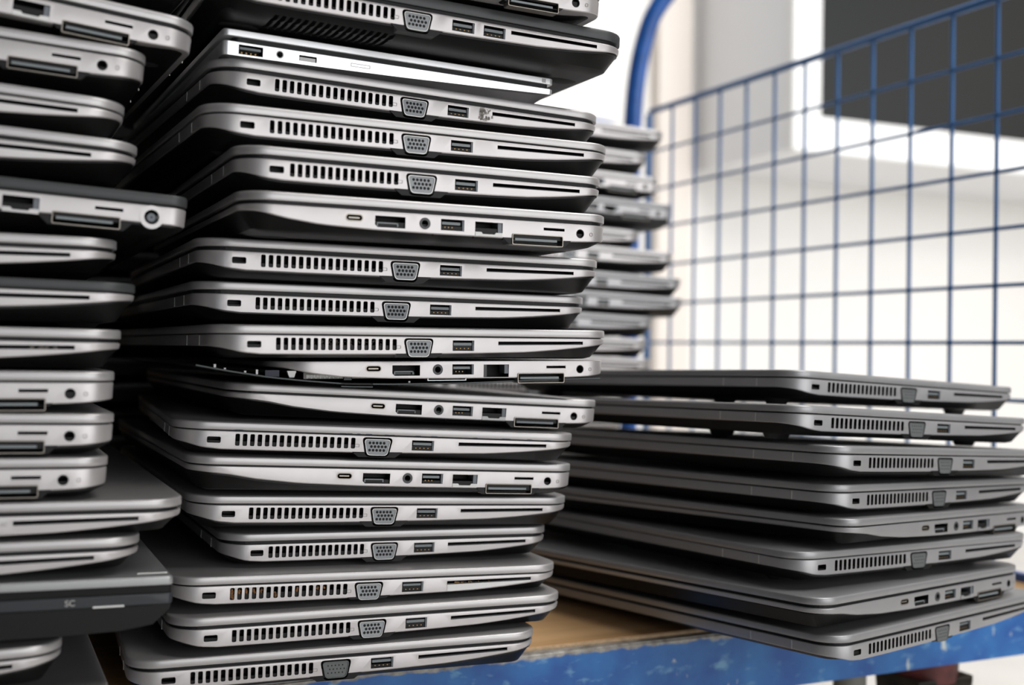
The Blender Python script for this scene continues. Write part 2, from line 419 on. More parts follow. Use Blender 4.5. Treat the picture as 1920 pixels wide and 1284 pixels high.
_plain = {}
def plain(root, hb, gap, foot):  # unseen black laptops, added to block light in the left-middle gap
    if not _plain:
        S = Slab(236, 330, 12, 12, 20)
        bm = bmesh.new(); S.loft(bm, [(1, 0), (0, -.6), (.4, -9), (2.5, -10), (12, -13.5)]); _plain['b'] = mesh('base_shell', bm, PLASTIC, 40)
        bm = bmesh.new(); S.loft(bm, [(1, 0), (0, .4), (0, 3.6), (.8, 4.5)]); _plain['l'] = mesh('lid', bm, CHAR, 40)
        bm = bmesh.new(); box(bm, 30, 210, 30, 300, -1, .3); _plain['f'] = mesh('rubber_foot', bm, RUBBER, 0)
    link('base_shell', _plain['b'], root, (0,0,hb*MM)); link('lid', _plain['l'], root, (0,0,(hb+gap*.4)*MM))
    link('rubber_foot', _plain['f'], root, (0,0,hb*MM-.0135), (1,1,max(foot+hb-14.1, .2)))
TXT = []
def old(root, hb, foot):
    L, W = 250, 340; z0 = hb*MM
    S = Slab(L, W, 3, 3, 12)
    bm = bmesh.new(); S.loft(bm, [(2, .3), (.4, .2), (0, -.4), (.1, -4.6), (.8, -4.8)])
    link('base_shell', mesh('base_shell', bm, SLATE, 35), root, (0,0,z0))
    # deep lower body with slanted right end
    prof = [(20, -4.6), (L-.8, -4.7), (L-1.6, -7.5), (L-9, -14.5), (L-24, -16.8), (L-52, -min(17.6, hb-.3)), (20, -min(17.8, hb-.2))]
    bm = bmesh.new(); prism(bm, prof[::-1], .9, W-1)
    lb = link('lower_body', mesh('lower_body', bm, PLASTIC, 20), root, (0,0,z0))
    bm = bmesh.new(); prof2 = [(L-79, -5.4), (L-9.3, -5.4), (L-10.5, -13.6), (L-24, -15.9), (L-52, -min(17, hb-.8)), (L-79, -min(17.1, hb-.8))]
    prism(bm, prof2[::-1], .3, 4)
    link('drive_bay_cover', mesh('drive_bay_cover', bm, PLASTIC, 20), root, (0,0,z0))
    bm = bmesh.new(); box(bm, L-68, L-20, .2, 3, -5.2, -4.5); sl = link('card_slot', mesh('card_slot', bm, DARK, 0), root, (0,0,z0))
    bm = bmesh.new(); box(bm, L-36.5, L-22.5, -.15, 2, -5.15, -4.3); w = link('white_card', mesh('white_card', bm, WHITEP, 0), sl); w['label'] = 'white card sticking out of the slot'
    tx = bpy.data.curves.new('t', 'FONT'); tx.body = 'SC'; tx.size = 4.0*MM; tx.extrude = .03*MM; tx.offset = .04*MM
    to = bpy.data.objects.new('t', tx); C.objects.link(to)
    dg = bpy.context.evaluated_depsgraph_get(); dg.update()
    tm = bpy.data.meshes.new_from_object(to.evaluated_get(dg)); bpy.data.objects.remove(to)
    tm.materials.clear(); tm.materials.append(INKL); TXT.append(tm)
    t = link('lettering', tm, root, ((L-49)*MM, -.00004, z0-3.6*MM)); t.rotation_euler = (math.pi/2, 0, 0)
    bm = bmesh.new(); S.loft(bm, [(1, .5), (.6, .6), (.4, 4.0), (1.0, 4.2)])
    link('screen_bezel', mesh('screen_bezel', bm, PLASTIC, 35), root, (0,0,z0))
    bm = bmesh.new(); S.loft(bm, [(1.0, 4.2), (.1, 4.3), (0, 4.8), (.1, 7.4), (.9, 8.2), (3, 8.5)])
    ld = link('lid', mesh('lid', bm, OLDGREY, 35), root, (0,0,z0))
    bm = bmesh.new(); box(bm, L-16, L-2, 8, 9, 8.4, 8.9); link('lid_trim', mesh('lid_trim', bm, SEAM, 0), ld)
    return root

TABLE = [
('M0','C',(-0.1605,0.5489,0.2012),25,1.31,0.0,1.5,10.4,0.9,'silver laptop crowning the middle stack, its upper half cut off by the picture edge'),
('M1','D',(-0.1480,0.5655,0.1816),26,1.69,0.0,2,14.2,1.2,'charcoal-lidded laptop with two square ports and its black underside showing, second in middle stack'),
('M2','E',(-0.1509,0.5985,0.1580),26.5,1.30,0.0,2.5,9.0,0.6,"thin bright polished silver laptop with angular edges, in the middle stack's top part"),
('M3','A',(-0.1538,0.5927,0.1421),27.5,1.43,0.0,2,14.2,3.0,'silver laptop with a scraped grey mark beside its card slot, below the bright thin one'),
('M4','A',(-0.1509,0.5667,0.1146),27,0.13,0.0,0.8,14.2,2.0,'silver laptop directly under the one with the scraped mark, middle stack'),
('M5','B',(-0.1342,0.5618,0.0919),25,0.50,0.0,2,14.2,1.0,'vented silver laptop set back rightward, third below the bright thin one'),
('M6','S',(-0.1307,0.5562,0.0691),25,0.11,0.0,1.8,12.5,0.9,'upper port-lined silver laptop in the middle stack, with white network port flap'),
('M7','A',(-0.1600,0.5911,0.0493),24,0.52,0.0,2,13.7,0.9,'vented silver laptop directly under the upper port-lined one in the middle stack'),
('M8','A',(-0.1654,0.6045,0.0276),25,0.38,0.0,2,13.3,0.9,'vented silver laptop, second under the upper port-lined one in the middle stack'),
('M9','A',(-0.1493,0.5814,0.0058),27,-0.26,0.0,0.6,11.9,0.9,'silver laptop with dusty vents resting on the lidless one in the middle stack'),
('M10','X',(-0.1267,0.6116,-0.0079),25,-0.60,0.0,0,12.1,0.9,'lidless broken laptop with sagging bottom cover and bare circuit parts, halfway down the middle stack'),
('M11','C',(-0.1539,0.6341,-0.0251),25,2.90,0.0,1,13.1,0.9,'silver port-lined laptop directly under the lidless broken one in the middle stack'),
('M12','A',(-0.1782,0.6167,-0.0445),21,2.72,0.0,0.6,12.7,0.9,'silver laptop with chipped blackened lid edge, between two port-lined ones in the middle stack'),
('M13','C',(-0.1703,0.6174,-0.0637),25,2.91,0.0,0.8,14.2,2.2,'lowest port-lined silver laptop in the middle stack, with small round power jack'),
('M14','A',(-0.1733,0.6320,-0.0867),25,2.62,0.0,0.8,13.8,0.9,'vented silver laptop directly under the lowest port-lined one of the middle stack'),
('M15','B',(-0.1603,0.6501,-0.1115),25,1.73,0.0,1.8,12.8,0.9,'smaller silver laptop pushed back, fourth from the bottom of the middle stack'),
('M16','A',(-0.1804,0.6203,-0.1294),25,2.00,0.0,0.8,11.0,0.9,'silver laptop with rusty dirt in its vents and white strip under card slot'),
('M17','A',(-0.1777,0.6143,-0.1513),25,1.05,0.0,1.8,12.1,0.9,'second laptop from the bottom of the middle stack, silver with vents'),
('M18','A',(-0.1988,0.6097,-0.1728),22,0.47,0.0,1.8,14.2,3.2,'bottom laptop of the middle stack, silver, resting over the worn blue rail'),
('R1','A',(0.1790,0.7399,-0.0156),32,3.23,1.3,0.8,13.0,4.7,'topmost laptop of the sharp low right stack, dark grey, daylight gap beneath it'),
('R2','A',(0.1687,0.6934,-0.0360),32,3.23,1.3,0.8,13.0,3.9,'second laptop from the top of the low right stack, narrow daylight gap beneath it'),
('R3','A',(0.1930,0.6911,-0.0601),36,2.99,1.3,0.8,14.0,0.9,'third laptop from the top of the low right stack, shifted right past the frame edge'),
('R4','A',(0.1945,0.6960,-0.0840),38,2.12,1.3,0.8,13.3,0.9,'fourth laptop from the top of the low right stack, grey with slanting vents'),
('R5','C',(0.2017,0.6936,-0.1042),39.8,1.97,1.3,0.8,11.2,0.9,'upper of the two port-lined grey laptops in the low right stack'),
('R6','A',(0.1717,0.6919,-0.1238),33,1.36,1.3,0.5,14.2,3.1,'vented grey laptop between the two port-lined ones in the low right stack'),
('R7','C',(0.1809,0.6737,-0.1487),39,1.04,1.3,1.8,13.4,0.9,'lower of the two port-lined grey laptops in the low right stack, lid top visible'),
('R8','A',(0.1917,0.6807,-0.1727),38,0.12,1.3,1.8,10.5,0.9,'bottom laptop of the low right stack, overhanging the blue rail'),
('L0','A',(-0.3612,0.4533,0.1905),29,2.86,0.0,1.5,11.0,0.9,'dark underside of the laptop crowning the left stack, at the top frame edge'),
('L1','C',(-0.3621,0.4587,0.1722),27.5,4.93,0.0,2,11.2,0.9,'silver laptop sticking out right with network port and round jack, upper left picture corner'),
('L2','C',(-0.3874,0.4564,0.1467),25,2.76,0.0,0.9,14.2,5.4,'silver laptop with round jack, directly under the one sticking out at the top left'),
('L3','A',(-0.3975,0.4517,0.1223),25,2.92,0.0,0.8,12.7,0.9,"slim silver laptop with long card slot, third visible silver one from the left stack's top"),
('L4','A',(-0.3920,0.4543,0.0999),25,2.33,0.0,1.8,14.2,1.4,'slim silver laptop directly above the black-lidded one with a big power jack, left stack'),
('L5','G',(-0.3694,0.4649,0.0769),25,2.69,0.0,1,14.2,3.8,'black-lidded laptop with a big power jack in a rounded bulge, left stack'),
('L6','A',(-0.4000,0.4506,0.0442),25,0.06,0.0,1.8,10.9,0.9,'slim silver laptop directly under the one with the big power jack, left stack'),
('L7','A',(-0.3920,0.4543,0.0273),25,0.79,0.0,0.8,14.2,3.0,'laptop with dark grey lid over silver body and card slot, middle of the left stack'),
('L8','A',(-0.3977,0.4517,0.0028),25,0.51,0.0,1.8,12.7,0.9,'silver laptop with a torn silvery scrap in its card slot, left stack'),
('L9','C',(-0.3987,0.4512,-0.0168),25,0.33,0.0,0.8,10.5,0.9,"topmost of the three neighbouring round-jack laptops in the left stack's lower half"),
('L10','C',(-0.3986,0.4512,-0.0333),25,1.19,0.0,0.8,14.2,0.9,"middle of the three neighbouring round-jack laptops in the left stack's lower half"),
('L11','C',(-0.4009,0.4501,-0.0541),25,1.08,0.0,0.8,14.2,0.9,'lowest round-jack laptop in the left stack, on top of the dusty-lidded one'),
('L12','A',(-0.3707,0.4642,-0.0763),25,1.02,0.0,1.8,10.5,0.9,"silver laptop with dusty lid sticking out right, in the left stack's lower part"),
('L13','A',(-0.3887,0.4558,-0.0950),25,0.68,0.0,1.8,10.1,0.4,'silver laptop lying on the thick black old laptop in the left stack'),
('L14','F',(-0.3883,0.4560,-0.1139),25,1.30,0.0,0,20.0,0.9,'thick black old laptop with grey lid edge, white card and SC lettering'),
('L15','A',(-0.4201,0.4412,-0.1475),25,-0.70,0.0,1,14.2,5.1,'silver laptop mostly hidden beneath the thick black old laptop, left stack'),
('L16','A',(-0.4010,0.4501,-0.1720),25,-0.70,0.0,1,14.2,5.9,'bottom laptop of the left stack, rounded grey lid corner at the lower left'),
('B1','A',(-0.0588,1.0682,0.2244),25,2.20,0.0,1,14.2,5.7,'topmost laptop of the blurred stack in the rear, by the blue bent tube'),
('B2','A',(-0.0766,1.0599,0.1997),25,2.20,0.0,1,14.2,2.8,'second laptop from the top of the blurred rear stack'),
('B3','C',(-0.0626,1.0664,0.1767),25,2.20,0.0,1,14.2,5.5,'third laptop from the top of the blurred rear stack, pale with a round jack'),
('B4','C',(-0.0486,1.0730,0.1509),25,2.20,0.0,1,20.0,4.6,'fourth laptop from the top of the blurred rear stack, darker grey'),
('B5','A',(-0.0829,1.0570,0.1222),25,2.20,0.0,1,11.5,0.9,'short-showing fifth laptop of the blurred rear stack, set back left'),
('B6','A',(-0.0463,1.0741,0.1027),25,2.20,0.0,1,14.2,5.4,'sixth laptop from the top of the blurred rear stack'),
('B7','A',(-0.0373,1.0783,0.0772),25,2.20,0.0,1,13.4,0.9,'upper of the two laptops reaching furthest right in the lower blurred rear stack'),
('B8','A',(-0.0353,1.0792,0.0573),25,2.20,0.0,1,14.2,1.8,'lower of the two laptops reaching furthest right in the blurred rear stack'),
('B9','A',(-0.0672,1.0643,0.0371),25,2.20,0.0,1,14.2,2.5,'ninth laptop from the top of the blurred rear stack'),
('B10','A',(-0.0731,1.0615,0.0151),25,2.20,0.0,1,13.1,0.9,'tenth laptop from the top of the blurred rear stack, with pale bluish edge'),
('B11','A',(-0.0684,1.0638,-0.0046),25,2.20,0.0,1,14.2,1.8,"lowest laptop showing in the blurred rear stack, just above the right stack's top lid"),
('B12','A',(-0.0792,1.0587,-0.0272),25,1.80,0.0,1,14.2,2.1,'silver laptop low in the blurred rear stack, hidden behind nearer stacks'),
('B13','A',(-0.0900,1.0537,-0.0498),25,1.50,0.0,1,14.2,2.1,'silver laptop low in the blurred rear stack, hidden behind nearer stacks'),
('B14','A',(-0.1008,1.0486,-0.0724),25,1.20,0.0,1,14.2,1.4,'silver laptop low in the blurred rear stack, hidden behind nearer stacks'),
('B15','A',(-0.0792,1.0587,-0.0950),25,0.90,0.0,1,14.2,2.0,'silver laptop low in the blurred rear stack, hidden behind nearer stacks'),
('B16','A',(-0.0900,1.0537,-0.1176),25,0.60,0.0,1,14.2,1.9,'silver laptop low in the blurred rear stack, hidden behind nearer stacks'),
('B17','A',(-0.1008,1.0486,-0.1402),25,0.30,0.0,1,14.2,1.7,'silver laptop low in the blurred rear stack, hidden behind nearer stacks'),
('B18','A',(-0.0792,1.0587,-0.1628),25,0.00,0.0,1,14.2,15.0,'silver laptop low in the blurred rear stack, hidden behind nearer stacks'),
('H0','K',(-0.4050,0.9150,0.2650),25,0.00,0.0,1,14.2,1.9,'black laptop in the unseen stack added to darken the gap between left and middle stacks'),
('H1','K',(-0.3978,0.9184,0.2434),26,0.00,0.0,1,14.2,1.9,'black laptop in the unseen stack added to darken the gap between left and middle stacks'),
('H2','K',(-0.4104,0.9125,0.2218),23.8,0.00,0.0,1,14.2,1.9,'black laptop in the unseen stack added to darken the gap between left and middle stacks'),
('H3','K',(-0.3951,0.9196,0.2002),25.5,0.00,0.0,1,14.2,1.9,'black laptop in the unseen stack added to darken the gap between left and middle stacks'),
('H4','K',(-0.4023,0.9163,0.1786),25,0.00,0.0,1,14.2,1.9,'black laptop in the unseen stack added to darken the gap between left and middle stacks'),
('H5','K',(-0.4140,0.9108,0.1570),26,0.00,0.0,1,14.2,1.9,'black laptop in the unseen stack added to darken the gap between left and middle stacks'),
('H6','K',(-0.4050,0.9150,0.1354),23.8,0.00,0.0,1,14.2,1.9,'black laptop in the unseen stack added to darken the gap between left and middle stacks'),
('H7','K',(-0.3978,0.9184,0.1138),25.5,0.00,0.0,1,14.2,1.9,'black laptop in the unseen stack added to darken the gap between left and middle stacks'),
('H8','K',(-0.4104,0.9125,0.0922),25,0.00,0.0,1,14.2,1.9,'black laptop in the unseen stack added to darken the gap between left and middle stacks'),
('H9','K',(-0.3951,0.9196,0.0706),26,0.00,0.0,1,14.2,1.9,'black laptop in the unseen stack added to darken the gap between left and middle stacks'),
('H10','K',(-0.4023,0.9163,0.0490),23.8,0.00,0.0,1,14.2,1.9,'black laptop in the unseen stack added to darken the gap between left and middle stacks'),
('H11','K',(-0.4140,0.9108,0.0274),25.5,0.00,0.0,1,14.2,1.9,'black laptop in the unseen stack added to darken the gap between left and middle stacks'),
('H12','K',(-0.4050,0.9150,0.0058),25,0.00,0.0,1,14.2,1.9,'black laptop in the unseen stack added to darken the gap between left and middle stacks'),
('H13','K',(-0.3978,0.9184,-0.0158),26,0.00,0.0,1,14.2,1.9,'black laptop in the unseen stack added to darken the gap between left and middle stacks'),
('H14','K',(-0.4104,0.9125,-0.0374),23.8,0.00,0.0,1,14.2,1.9,'black laptop in the unseen stack added to darken the gap between left and middle stacks'),
('H15','K',(-0.3951,0.9196,-0.0590),25.5,0.00,0.0,1,14.2,1.9,'black laptop in the unseen stack added to darken the gap between left and middle stacks'),
('H16','K',(-0.4023,0.9163,-0.0806),25,0.00,0.0,1,14.2,1.9,'black laptop in the unseen stack added to darken the gap between left and middle stacks'),
('H17','K',(-0.4140,0.9108,-0.1022),26,0.00,0.0,1,14.2,1.9,'black laptop in the unseen stack added to darken the gap between left and middle stacks'),
('H18','K',(-0.4050,0.9150,-0.1238),23.8,0.00,0.0,1,14.2,1.9,'black laptop in the unseen stack added to darken the gap between left and middle stacks'),
('H19','K',(-0.3978,0.9184,-0.1454),25.5,0.00,0.0,1,14.2,1.9,'black laptop in the unseen stack added to darken the gap between left and middle stacks'),
('H20','K',(-0.4104,0.9125,-0.1670),25,0.00,0.0,1,14.2,10.8,'black laptop in the unseen stack added to darken the gap between left and middle stacks'),
]
for rec in TABLE: place(rec)

# --- marks and damage on single laptops -------------------------------------------------
def part(code, name, bm, m, smooth=0, label=None, hbz=None):
    root = ROOT[code]; hb = [r for r in TABLE if r[0] == code][0][7]
    o = link(name, mesh(name, bm, m, smooth), root, (0,0,hb*MM))
    if label: o['label'] = label
    return o
# M3: scraped grey patch beside the card slot
bm = bmesh.new(); rnd = random.Random(3)
for k in range(60):
    u = 152.5 + rnd.gauss(0, .8); w = -1.2 - rnd.random()*6.4
    if rnd.random() < .25: u += 3.2 + rnd.random()
    r = .25 + rnd.random()*.5
    add(bm, [(u-r, -.02+.03, w-r*1.3), (u+r, -.02+.03, w-r), (u+r*.7, -.02+.03, w+r*1.6), (u-r*.8, -.02+.03, w+r)], [(0,1,2,3)])
for v in bm.verts: v.co.y = -.03 + .3*max(0, -v.co.z-.8)/9
part('M3', 'scrape_mark', bm, SCUFF, 0, 'grey scraped patch')
# M16: white strip under the slot, rusty dirt in the vents
bm = bmesh.new()
prism(bm, [(159.2, -8.0), (162, -8.15), (182, -7.2), (197, -5.9), (214, -4.25), (214, -3.75), (159.2, -4.4)], -.04, .3)
part('M16', 'white_strip', bm, WHITEP, 0, 'bare white strip beneath the card slot')
bm = bmesh.new(); rnd = random.Random(5)
for k in (0, 0, 1, 2, 3, 4, 6, 9, 12, 13):
    x = 31.9 + 3.98*k + 1.2
    for q in range(5 if k else 9):
        w = -2.6 - rnd.random()*(1.8 if k not in (0, 6) else 4.6) - (2.2 if k == 6 else 0); s = .45+rnd.random()*.45
        bmesh.ops.create_icosphere(bm, subdivisions=1, radius=s, matrix=Matrix.Translation((x+rnd.uniform(-.5,.5), .9+rnd.random()*.5, w)))
part('M16', 'vent_dirt', bm, RUST, 0, 'rusty orange dirt in the vent slots')
bm = bmesh.new(); rnd = random.Random(9)
for k in range(22):
    bmesh.ops.create_icosphere(bm, subdivisions=1, radius=.2+rnd.random()*.25, matrix=Matrix.Translation((164+rnd.random()*24, .5, -3.0-rnd.random()*.5)))
part('M16', 'slot_debris', bm, GOLD, 0)
# M9: dusty vents
bm = bmesh.new(); rnd = random.Random(11)
for k in range(5, 15):
    for q in range(6):
        bmesh.ops.create_icosphere(bm, subdivisions=1, radius=.3+rnd.random()*.3, matrix=Matrix.Translation((33.1+3.98*k+rnd.uniform(-.8,.8), 1.6, -2.4-rnd.random()*4.6)))
DUST = mat('grey_brown_dust', (.10,.085,.075), .95)
part('M9', 'vent_dust', bm, DUST)
# L8: torn scrap in slot
bm = bmesh.new(); rnd = random.Random(2)
for k in range(10):
    u = 206-rnd.random()*11
    add(bm, [(u-1, .2, -3.4+rnd.uniform(-.3,.3)), (u+1.2, .1, -3.2+rnd.uniform(-.3,.3)), (u+.6, .6, -2.3)], [(0,1,2)])
part('L8', 'foil_scrap', bm, STEEL, 0, 'torn silvery scrap')
# L12: dust on the lid, small lettering before its card slot
bm = bmesh.new(); rnd = random.Random(21)
for k in range(420):
    u = 236-abs(rnd.gauss(0, 45))-4; v = abs(rnd.gauss(0, 40))+3; s = rnd.uniform(.06, .22)
    if u < 60: continue
    a = rnd.random()*3
    add(bm, [(u+s*math.cos(a+q*1.57), v+s*math.sin(a+q*1.57), 6.33) for q in range(4)], [(0,1,2,3)])
part('L12', 'dust', bm, mat('pale_dust', (.45,.41,.33), .9))
me = TXT[0].copy(); me.materials.clear(); me.materials.append(INK)
o = link('lettering', me, ROOT['L12'], (.1538, -.00003, ([r for r in TABLE if r[0] == 'L12'][0][7]-4.4)*MM), (.62,.62,.62)); o.rotation_euler = (math.pi/2, 0, 0)
# M12: chipped dark lid edge
bm = bmesh.new(); rnd = random.Random(8)
CH = mat('chipped_dark', (.03,.05,.08), .6)
for k in range(60):
    u = rnd.uniform(14, 222); s = rnd.uniform(.4, 2.4); top = rnd.random() < .7
    w = .6+3.9 if top else .75; h = rnd.uniform(.12, .35)
    add(bm, [(u-s, .15 if top else -.04, w-h), (u+s, .15 if top else -.04, w-h*.6), (u+s*.7, .5 if top else -.04, w+h*.6), (u-s*.8, .5 if top else -.04, w+h*.6)], [(0,1,2,3)])
part('M12', 'chipped_edge', bm, CH, 0, 'dark chipped paint along the lid edge')
# M10: the broken open one
root = ROOT['M10']; z0 = [r for r in TABLE if r[0] == 'M10'][0][7]*MM
def sag(u):
    u += 10
    return interp([(-28,-1.4),(-11,-4.6),(10,-8.0),(29,-10.1),(52,-12),(78,-12.5),(120,-12.4),(150,-11.6),(173,-10.8),(212,-10.4)], u)
bm = bmesh.new(); n = 40; us = [-38+238*k/n for k in range(n+1)]
vs = []
for v in (4, 298):
    for dz in (0, .9):
        vs += [(u, v, sag(u)-(dz if dz else 0)) for u in us]
m_ = n+1; fs = []
for i in range(n): fs += [(i, i+1, 2*m_+i+1, 2*m_+i), (m_+i, 3*m_+i, 3*m_+i+1, m_+i+1), (i, m_+i, m_+i+1, i+1), (2*m_+i, 2*m_+i+1, 3*m_+i+1, 3*m_+i)]
fs += [(0, 2*m_, 3*m_, m_), (n, m_+n, 3*m_+n, 2*m_+n)]
add(bm, vs, fs)
o = link('bottom_cover', mesh('bottom_cover', bm, PLASTIC, 30), root, (0,0,z0)); o['label'] = 'loose sagging bottom cover'
bm = bmesh.new(); RIM = mat('cover_rim', (.05,.065,.065), .4, .2)
for a, b_ in zip(us, us[1:]):
    d = -1.6 if 40 < (a+b_)/2 < 56 else 0
    za, zb = sag(a)-.1+d, sag(b_)-.1+d
    add(bm, [(a, 3.2, za), (b_, 3.2, zb), (b_, 3.2, zb-.55), (a, 3.2, za-.55), (a, 4.4, za), (b_, 4.4, zb), (b_, 4.4, zb-.55), (a, 4.4, za-.55)], [(0,3,2,1),(4,5,6,7),(0,1,5,4),(3,7,6,2)])
link('cover_lip', mesh('cover_lip', bm, RIM, 0), o)
OFF[0] = -10
bm = bmesh.new(); box(bm, 40, 180, 12, 150, -9.8, -9.3); link('circuit_board', mesh('circuit_board', bm, BOARD, 0), root, (0,0,z0))
bm = bmesh.new(); box(bm, 29, 51, 5.2, 7, -9.6, -6.0); box(bm, 56, 66, 5.2, 7, -9.6, -6.4)
rc = link('ribbon_connector', mesh('ribbon_connector', bm, mat('pale_connector', (.16,.16,.14), .5), 0), root, (0,0,z0))
bm = bmesh.new()
for k in range(24): box(bm, 30.6+k*.82, 31.0+k*.82, 4.9, 5.2, -9.0-.3*(k % 3 == 0), -7.4)
for k in range(10): box(bm, 56.8+k*.82, 57.2+k*.82, 4.9, 5.2, -9.0, -7.8)
link('connector_pins', mesh('connector_pins', bm, WHITEP, 0), rc)
bm = bmesh.new(); box(bm, 51.4, 55.6, 5.0, 7, -10.4, -7.0); link('black_connector', mesh('black_connector', bm, SLATE, 0), root, (0,0,z0))
bm = bmesh.new(); prism(bm, [(21.2,-8.7),(23.8,-8.7),(25,-5.2),(20,-5.2)], 5, 7); link('white_clip', mesh('white_clip', bm, WHITEP, 0), root, (0,0,z0))
bm = bmesh.new(); box(bm, 8.5, 16, 6, 9, -8.2, -4.8); link('navy_component', mesh('navy_component', bm, mat('navy_component', (.012,.016,.04), .5), 0), root, (0,0,z0))
bm = bmesh.new(); ring_prism(bm, rr(99, 122.5, -11.2, -8.7, .2, 2), rr(99.5, 122, -10.8, -9.2, .1, 2), 2.6, 8)
link('metal_bracket', mesh('metal_bracket', bm, mat('bracket_steel', (.5,.55,.55), .35, .7), 0), root, (0,0,z0))
bm = bmesh.new()
OFF[0] = 0
for u, v, h in ((-28, 8, 1.8), (-22, 12, .9), (-12, 9, 1.0), (-6, 8, 2.6), (80, 9, 1.0)):
    box(bm, u, u+1.1, v, v+2, sag(u)+.1, sag(u)+h)
link('screw_posts', mesh('screw_posts', bm, UNDER, 0), root, (0,0,z0))
# black bulged bay under the card side of M6 / M11 / M13: drop-jaw seams
for code in ('M6', 'M11', 'M13'):
    bm = bmesh.new(); OFF[0] = -37 if code == 'M6' else -8
    for u in (118, 136, 158.6, 175.6): box(bm, u, u+.25, .75, 2.4, -11.0, -9.9 if u < 150 else -9.3)
    part(code, 'panel_seam', bm, DARK); OFF[0] = 0

# ------------------------------------------------------------------ trolley
def wood():
    m = bpy.data.materials.new('plywood'); m.use_nodes = True; nt = m.node_tree; b = nt.nodes['Principled BSDF']
    tc = nt.nodes.new('ShaderNodeTexCoord'); mp = nt.nodes.new('ShaderNodeMapping'); mp.inputs['Scale'].default_value = (4, 40, 40)
    n = nt.nodes.new('ShaderNodeTexNoise'); n.inputs['Scale'].default_value = 1.5; n.inputs['Detail'].default_value = 8
    r = nt.nodes.new('ShaderNodeValToRGB'); r.color_ramp.elements[0].position = .3; r.color_ramp.elements[0].color = (.52,.30,.13,1)
    r.color_ramp.elements[1].position = .72; r.color_ramp.elements[1].color = (.74,.47,.24,1)
    nt.links.new(tc.outputs['Object'], mp.inputs['Vector']); nt.links.new(mp.outputs['Vector'], n.inputs['Vector'])
    nt.links.new(n.outputs['Fac'], r.inputs['Fac']); nt.links.new(r.outputs['Color'], b.inputs['Base Color']); b.inputs['Roughness'].default_value = .5
    return m
def worn_blue():
    m = bpy.data.materials.new('worn_blue_paint'); m.use_nodes = True; nt = m.node_tree; b = nt.nodes['Principled BSDF']; N = nt.nodes.new; Lk = nt.links.new
    tc = N('ShaderNodeTexCoord'); sep = N('ShaderNodeSeparateXYZ'); Lk(tc.outputs['Object'], sep.inputs[0])
    def noise(scale, det, st=(1,1,1)):
        mp = N('ShaderNodeMapping'); mp.inputs['Scale'].default_value = st; Lk(tc.outputs['Object'], mp.inputs['Vector'])
        n = N('ShaderNodeTexNoise'); n.inputs['Scale'].default_value = scale; n.inputs['Detail'].default_value = det; Lk(mp.outputs['Vector'], n.inputs['Vector']); return n
    def ramp(src, p0, c0, p1, c1):
        r = N('ShaderNodeValToRGB'); e = r.color_ramp.elements; e[0].position = p0; e[0].color = c0; e[1].position = p1; e[1].color = c1; Lk(src, r.inputs['Fac']); return r
    def mix(f, a, c):
        x = N('ShaderNodeMix'); x.data_type = 'RGBA'; Lk(f, x.inputs['Factor'])
        for s, k in ((a, 'A'), (c, 'B')):
            if isinstance(s, tuple): x.inputs[k].default_value = s
            else: Lk(s, x.inputs[k])
        return x.outputs['Result']
    base = ramp(noise(30, 5).outputs['Fac'], .35, (.010,.09,.35,1), .7, (.028,.19,.50,1)).outputs['Color']
    scr = ramp(noise(120, 9, (.5,1,1)).outputs['Fac'], .57, (0,0,0,1), .72, (1,1,1,1)).outputs['Color']
    c1 = mix(scr, base, (.16,.36,.58,1))
    chip = ramp(noise(55, 7, (1,1,.4)).outputs['Fac'], .64, (0,0,0,1), .67, (1,1,1,1)).outputs['Color']
    c2 = mix(chip, c1, (.55,.60,.60,1))
    # bare worn top edge: ragged line near the top of the bar
    ns = noise(60, 8); ma = N('ShaderNodeMath'); ma.operation = 'MULTIPLY_ADD'; Lk(ns.outputs['Fac'], ma.inputs[0]); ma.inputs[1].default_value = .010; Lk(sep.outputs['Z'], ma.inputs[2])
    gt = N('ShaderNodeMapRange'); Lk(ma.outputs[0], gt.inputs['Value']); gt.inputs['From Min'].default_value = .0012; gt.inputs['From Max'].default_value = .0026
    bare = ramp(noise(140, 8).outputs['Fac'], .35, (.20,.18,.155,1), .7, (.50,.48,.44,1)).outputs['Color']
    c3 = mix(gt.outputs['Result'], c2, bare)
    Lk(c3, b.inputs['Base Color']); b.inputs['Roughness'].default_value = .42
    return m
WB = worn_blue(); PLY = wood()
BLUE = mat('blue_paint', (.012,.085,.33), .35, noise=.25, nscale=30)
BLUEW = mat('blue_wire_coating', (.02,.12,.33), .4)
PLYE = mat('plywood_edge', (.60,.42,.25), .6, noise=.2, nscale=300)
A0 = Vector((.0029, .7358)); fd = Vector((.9065, .4222)).normalized(); gd = Vector((-.4355, .9001)).normalized()
CR = Vector((.459, .949))             # front right corner of the platform
yaw_f = math.atan2(fd.y, fd.x)
tro = bpy.data.objects.new('trolley', None); C.objects.link(tro)
tro.location = (CR.x, CR.y, -.42); tro.rotation_euler = (0,0,yaw_f)
tro['label'] = 'blue metal trolley with plywood platform, wire mesh side and bent tube handle'; tro['category'] = 'trolley'
